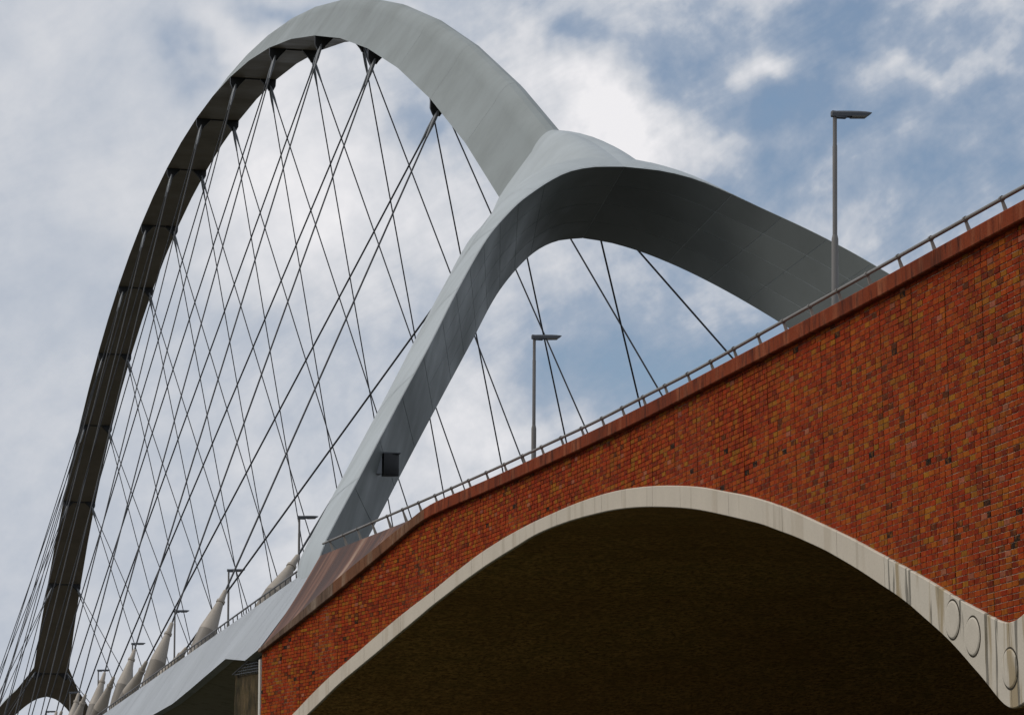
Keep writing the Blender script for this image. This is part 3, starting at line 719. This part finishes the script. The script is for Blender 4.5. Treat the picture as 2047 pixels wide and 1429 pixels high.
# ------------------------------------------------------------------ handrails
hr = thing('handrail', 'grey tube handrail on short raked posts along the brick viaduct coping', 'handrail', W(60, 14.5, 8.9))
pth = [W(X, Yr(X), 9.43) for X in [34.5, 40, 45, 50, 54.15, 57, 60.43, 63.5, 66.67, 69, 71.88, 76, 79, 81.2]]
V, Fc = [], []; tube_vf(smooth_curve(pth, 60), [0.028]*60, 10, V, Fc); mesh('rail', V, Fc, 'rail', hr, True, 50)
X = 36.7
while X < 81:
    top = W(X, Yr(X), 9.43); foot = W(X-0.02, Yr(X)+0.16, 8.98); V, Fc = [], []
    n_ = 0
    for z_, (c_, hy, hx) in enumerate(((foot, 0.05, 0.012), (top, 0.018, 0.012))):
        V += [c_+Vector((-hy, -hx, 0)), c_+Vector((hy, -hx, 0)), c_+Vector((hy, hx, 0)), c_+Vector((-hy, hx, 0))]
    Fc = [(0, 3, 2, 1), (4, 5, 6, 7)]+[(j, (j+1) % 4, 4+(j+1) % 4, 4+j) for j in range(4)]
    p_ = mesh('post', V, Fc, 'post', hr)
    V, Fc = [], []; tube_vf([top+Vector((0, -0.03, 0)), top+Vector((0, 0.03, 0))], [0.040, 0.040], 10, V, Fc); mesh('collar', V, Fc, 'rail', p_)
    X += 1.29
mr = thing('handrail', 'thin dark handrail along the white deck edge beyond the near arch foot', 'handrail', W(110, 13.2, 9.0))
V, Fc = [], []; pth = [W(86.2+i*2, YC-deck_hw(86.2+i*2)+0.16, 9.40) for i in range(40)]
tube_vf(pth, [0.026]*40, 8, V, Fc); mesh('rail', V, Fc, 'railthin', mr, True, 50)
for i in range(76):
    X = 86.6+i*1.02; y = YC-deck_hw(X)+0.16; V, Fc = [], []
    tube_vf([W(X, y+0.03, 9.0), W(X, y, 9.40)], [0.022, 0.018], 6, V, Fc); mesh('post', V, Fc, 'railthin', mr)

# ------------------------------------------------------------------ street lamps
def lamp(X, Y, top, label, group=None):
    t = thing('street_lamp', label, 'street lamp', W(X, Y, ZDECK), group)
    def tube(name, prof, mat, n=12):
        V, Fc = [], []; tube_vf([W(X, Y, z) for z, r in prof], [r for z, r in prof], n, V, Fc); return mesh(name, V, Fc, mat, t, True, 40)
    tube('base_tube', [(ZDECK, 0.062), (top-2.30, 0.062), (top-2.22, 0.045)], 'pole')
    tube('pole', [(top-2.22, 0.043), (top-0.62, 0.043), (top-0.60, 0.038), (top-0.10, 0.038)], 'pole')
    # lamp head: flat wedge reaching over the road, rounded back end
    st = [(-0.075, -0.115, 0.0, 0.05), (-0.06, -0.135, 0.018, 0.075), (0.02, -0.135, 0.012, 0.085), (0.08, -0.125, 0.016, 0.10), (0.28, -0.118, 0.026, 0.125), (0.46, -0.105, 0.033, 0.13), (0.60, -0.090, 0.034, 0.12), (0.69, -0.045, 0.030, 0.095), (0.735, 0.012, 0.020, 0.06)]
    V, Fc = [], []
    for y, lo, hi, hw in st:
        lo *= 0.68; hi *= 0.8; hw *= 0.65; y *= 0.93
        for a, zz in ((-hw, lo), (hw, lo), (hw*1.0, (lo+hi*2)/3), (hw*0.6, hi), (-hw*0.6, hi), (-hw, (lo+hi*2)/3)): V.append(W(X+a, Y+y, top+zz))
    n = 6
    for i in range(len(st)-1):
        for j in range(n): Fc.append((i*n+j, i*n+(j+1) % n, (i+1)*n+(j+1) % n, (i+1)*n+j))
    Fc += [tuple(range(n-1, -1, -1)), tuple((len(st)-1)*n+j for j in range(n))]
    hd = mesh('lamp_head', V, Fc, 'lamp', t, True, 30)
    V, Fc = [], []; box_vf(W(X, Y+0.44, top-0.077), Vector((0.14, 0, 0.008)), Vector((0, 0.085, 0)), Vector((0, 0, 0.008)), V, Fc)
    mesh('lens', V, Fc, 'lens', hd)
    V, Fc = [], []; box_vf(W(X, Y+0.11, top-0.095), Vector((0.10, 0, 0)), Vector((0, 0.06, 0)), Vector((0, 0, 0.016)), V, Fc)
    mesh('driver_cover', V, Fc, 'lamp', hd)
LZ = 14.60
lamp(56.76, 18.12, LZ, 'tallest street lamp, at the right in front of the far arch leg')
lamp(80.13, 17.87, LZ, 'street lamp standing between the two forked legs of the arch')
names = ['street lamp on the white deck close beside the foot of the near leg', 'second street lamp beyond the near leg foot, between two big anchor cones',
         'third street lamp beyond the near leg foot, above the white deck', 'fourth street lamp beyond the near leg foot, small in the cable fan',
         'fifth street lamp beyond the near leg foot, small and low by the cones', 'sixth street lamp beyond the near leg foot, beside the far fork leg',
         'farthest street lamp, its head seen inside the opening of the far fork']
for i, nm in enumerate(names):
    X = 118.58+19.30*i; lamp(X, 17.9, 15.04-2.62e-5*(X-XM)**2, nm)

# ------------------------------------------------------------------ flood light on the near leg
fi = min(range(NU), key=lambda i: abs(c1[i].lerp(c2[i], 0.45)[2]-13.15))
# find the place on the inner face that lies on the line of sight of the fitting
best = None
for i in range(NU):
    for s in range(5, 96, 2):
        p = place(c1[i].lerp(c2[i], s/100), -1, False); q = proj_px(p); d = (q[0]-763)**2+(q[1]-928)**2
        if best is None or d < best[0]: best = (d, p, i)
pf = best[1]
fl_ = thing('floodlight', 'black boxy floodlight fixed to the inside of the near arch leg', 'floodlight', pf)
V, Fc = [], []; box_vf(pf+Vector((-0.12, -0.10, 0.0)), Vector((0.13, 0, 0)), Vector((0, 0.16, 0)), Vector((0, 0, 0.26)), V, Fc); mesh('bracket', V, Fc, 'socket', fl_)
V, Fc = [], []; n = 14
for z in (-0.29, -0.26, 0.26, 0.29):
    e = 0.02 if abs(z) > 0.28 else 0.0
    for k in range(n+1):
        a = math.pi*k/n; V.append(pf+Vector((0.06+math.sin(a)*(0.44-e), -0.10-math.cos(a)*(0.18-e), z)))
m_ = n+1
Fc = [(r*m_+k, r*m_+k+1, (r+1)*m_+k+1, (r+1)*m_+k) for r in range(3) for k in range(n)]+[tuple(range(m_)), tuple(3*m_+k for k in range(m_-1, -1, -1))]+[(r*m_, (r+1)*m_, (r+1)*m_+n, r*m_+n) for r in range(3)]
mesh('housing', V, Fc, 'dark', fl_, True, 40)
V, Fc = [], []; box_vf(pf+Vector((0.24, -0.12, 0.305)), Vector((0.27, 0, 0)), Vector((0, 0.13, 0)), Vector((0, 0, 0.014)), V, Fc); mesh('lid', V, Fc, 'lamp', fl_)

# ------------------------------------------------------------------ pier of the main span and its mesh barrier
for mir, lab in ((False, 'mossy concrete pier under the near end of the white deck'),):
    g = (lambda X: 2*XM-X) if mir else (lambda X: X)
    V = []; 
    for X, y, z in ((82.75, 11.72, 6.36), (88.6, 11.72, 6.72), (89.4, 12.2, 6.6), (89.4, 40.7, 6.6), (82.75, 40.7, 6.36)): V.append(W(g(X), y, z))
    for X, y, z in ((82.75, 11.70, -GZ), (90.6, 11.70, -GZ), (91.6, 12.2, -GZ), (91.6, 40.7, -GZ), (82.75, 40.7, -GZ)): V.append(W(g(X), y, z))
    Fc = [(0, 1, 2, 3, 4)]+[(j, 5+j, 5+(j+1) % 5, (j+1) % 5) for j in range(5)]
    p = mesh('bridge_pier', V, Fc, 'pier'); p['label'] = lab; p['category'] = 'pier'
gr = thing('mesh_barrier', 'wire mesh barrier closing the gap above the mossy pier', 'barrier', W(85, 11.6, 6.6))
for i in range(7):
    z0 = 6.44+0.072*i; x1 = 88.3-0.62*i; V, Fc = [], []
    tube_vf([W(82.75, 11.66, z0), W(x1, 11.66, z0+0.055*(x1-82.75)*0.9)], [0.013, 0.013], 5, V, Fc); mesh('bar', V, Fc, 'dark', gr)
for i in range(15):
    x1 = 82.8+i*0.36; zt = 6.93-(x1-82.8)*0.035; V, Fc = [], []
    tube_vf([W(x1, 11.68, 6.38+(x1-82.75)*0.055), W(x1, 11.68, max(zt, 6.45+(x1-82.75)*0.055))], [0.008, 0.008], 4, V, Fc); mesh('wire', V, Fc, 'socket', gr)
V, Fc = [], []; tube_vf([W(82.72, 11.64, 6.36), W(82.72, 11.64, 6.98)], [0.03, 0.03], 6, V, Fc); mesh('frame_post', V, Fc, 'dark', gr)
V, Fc = [], []; tube_vf([W(82.72, 11.64, 7.0), W(88.6, 11.64, 6.74)], [0.016, 0.016], 6, V, Fc); mesh('frame_rail', V, Fc, 'dark', gr)
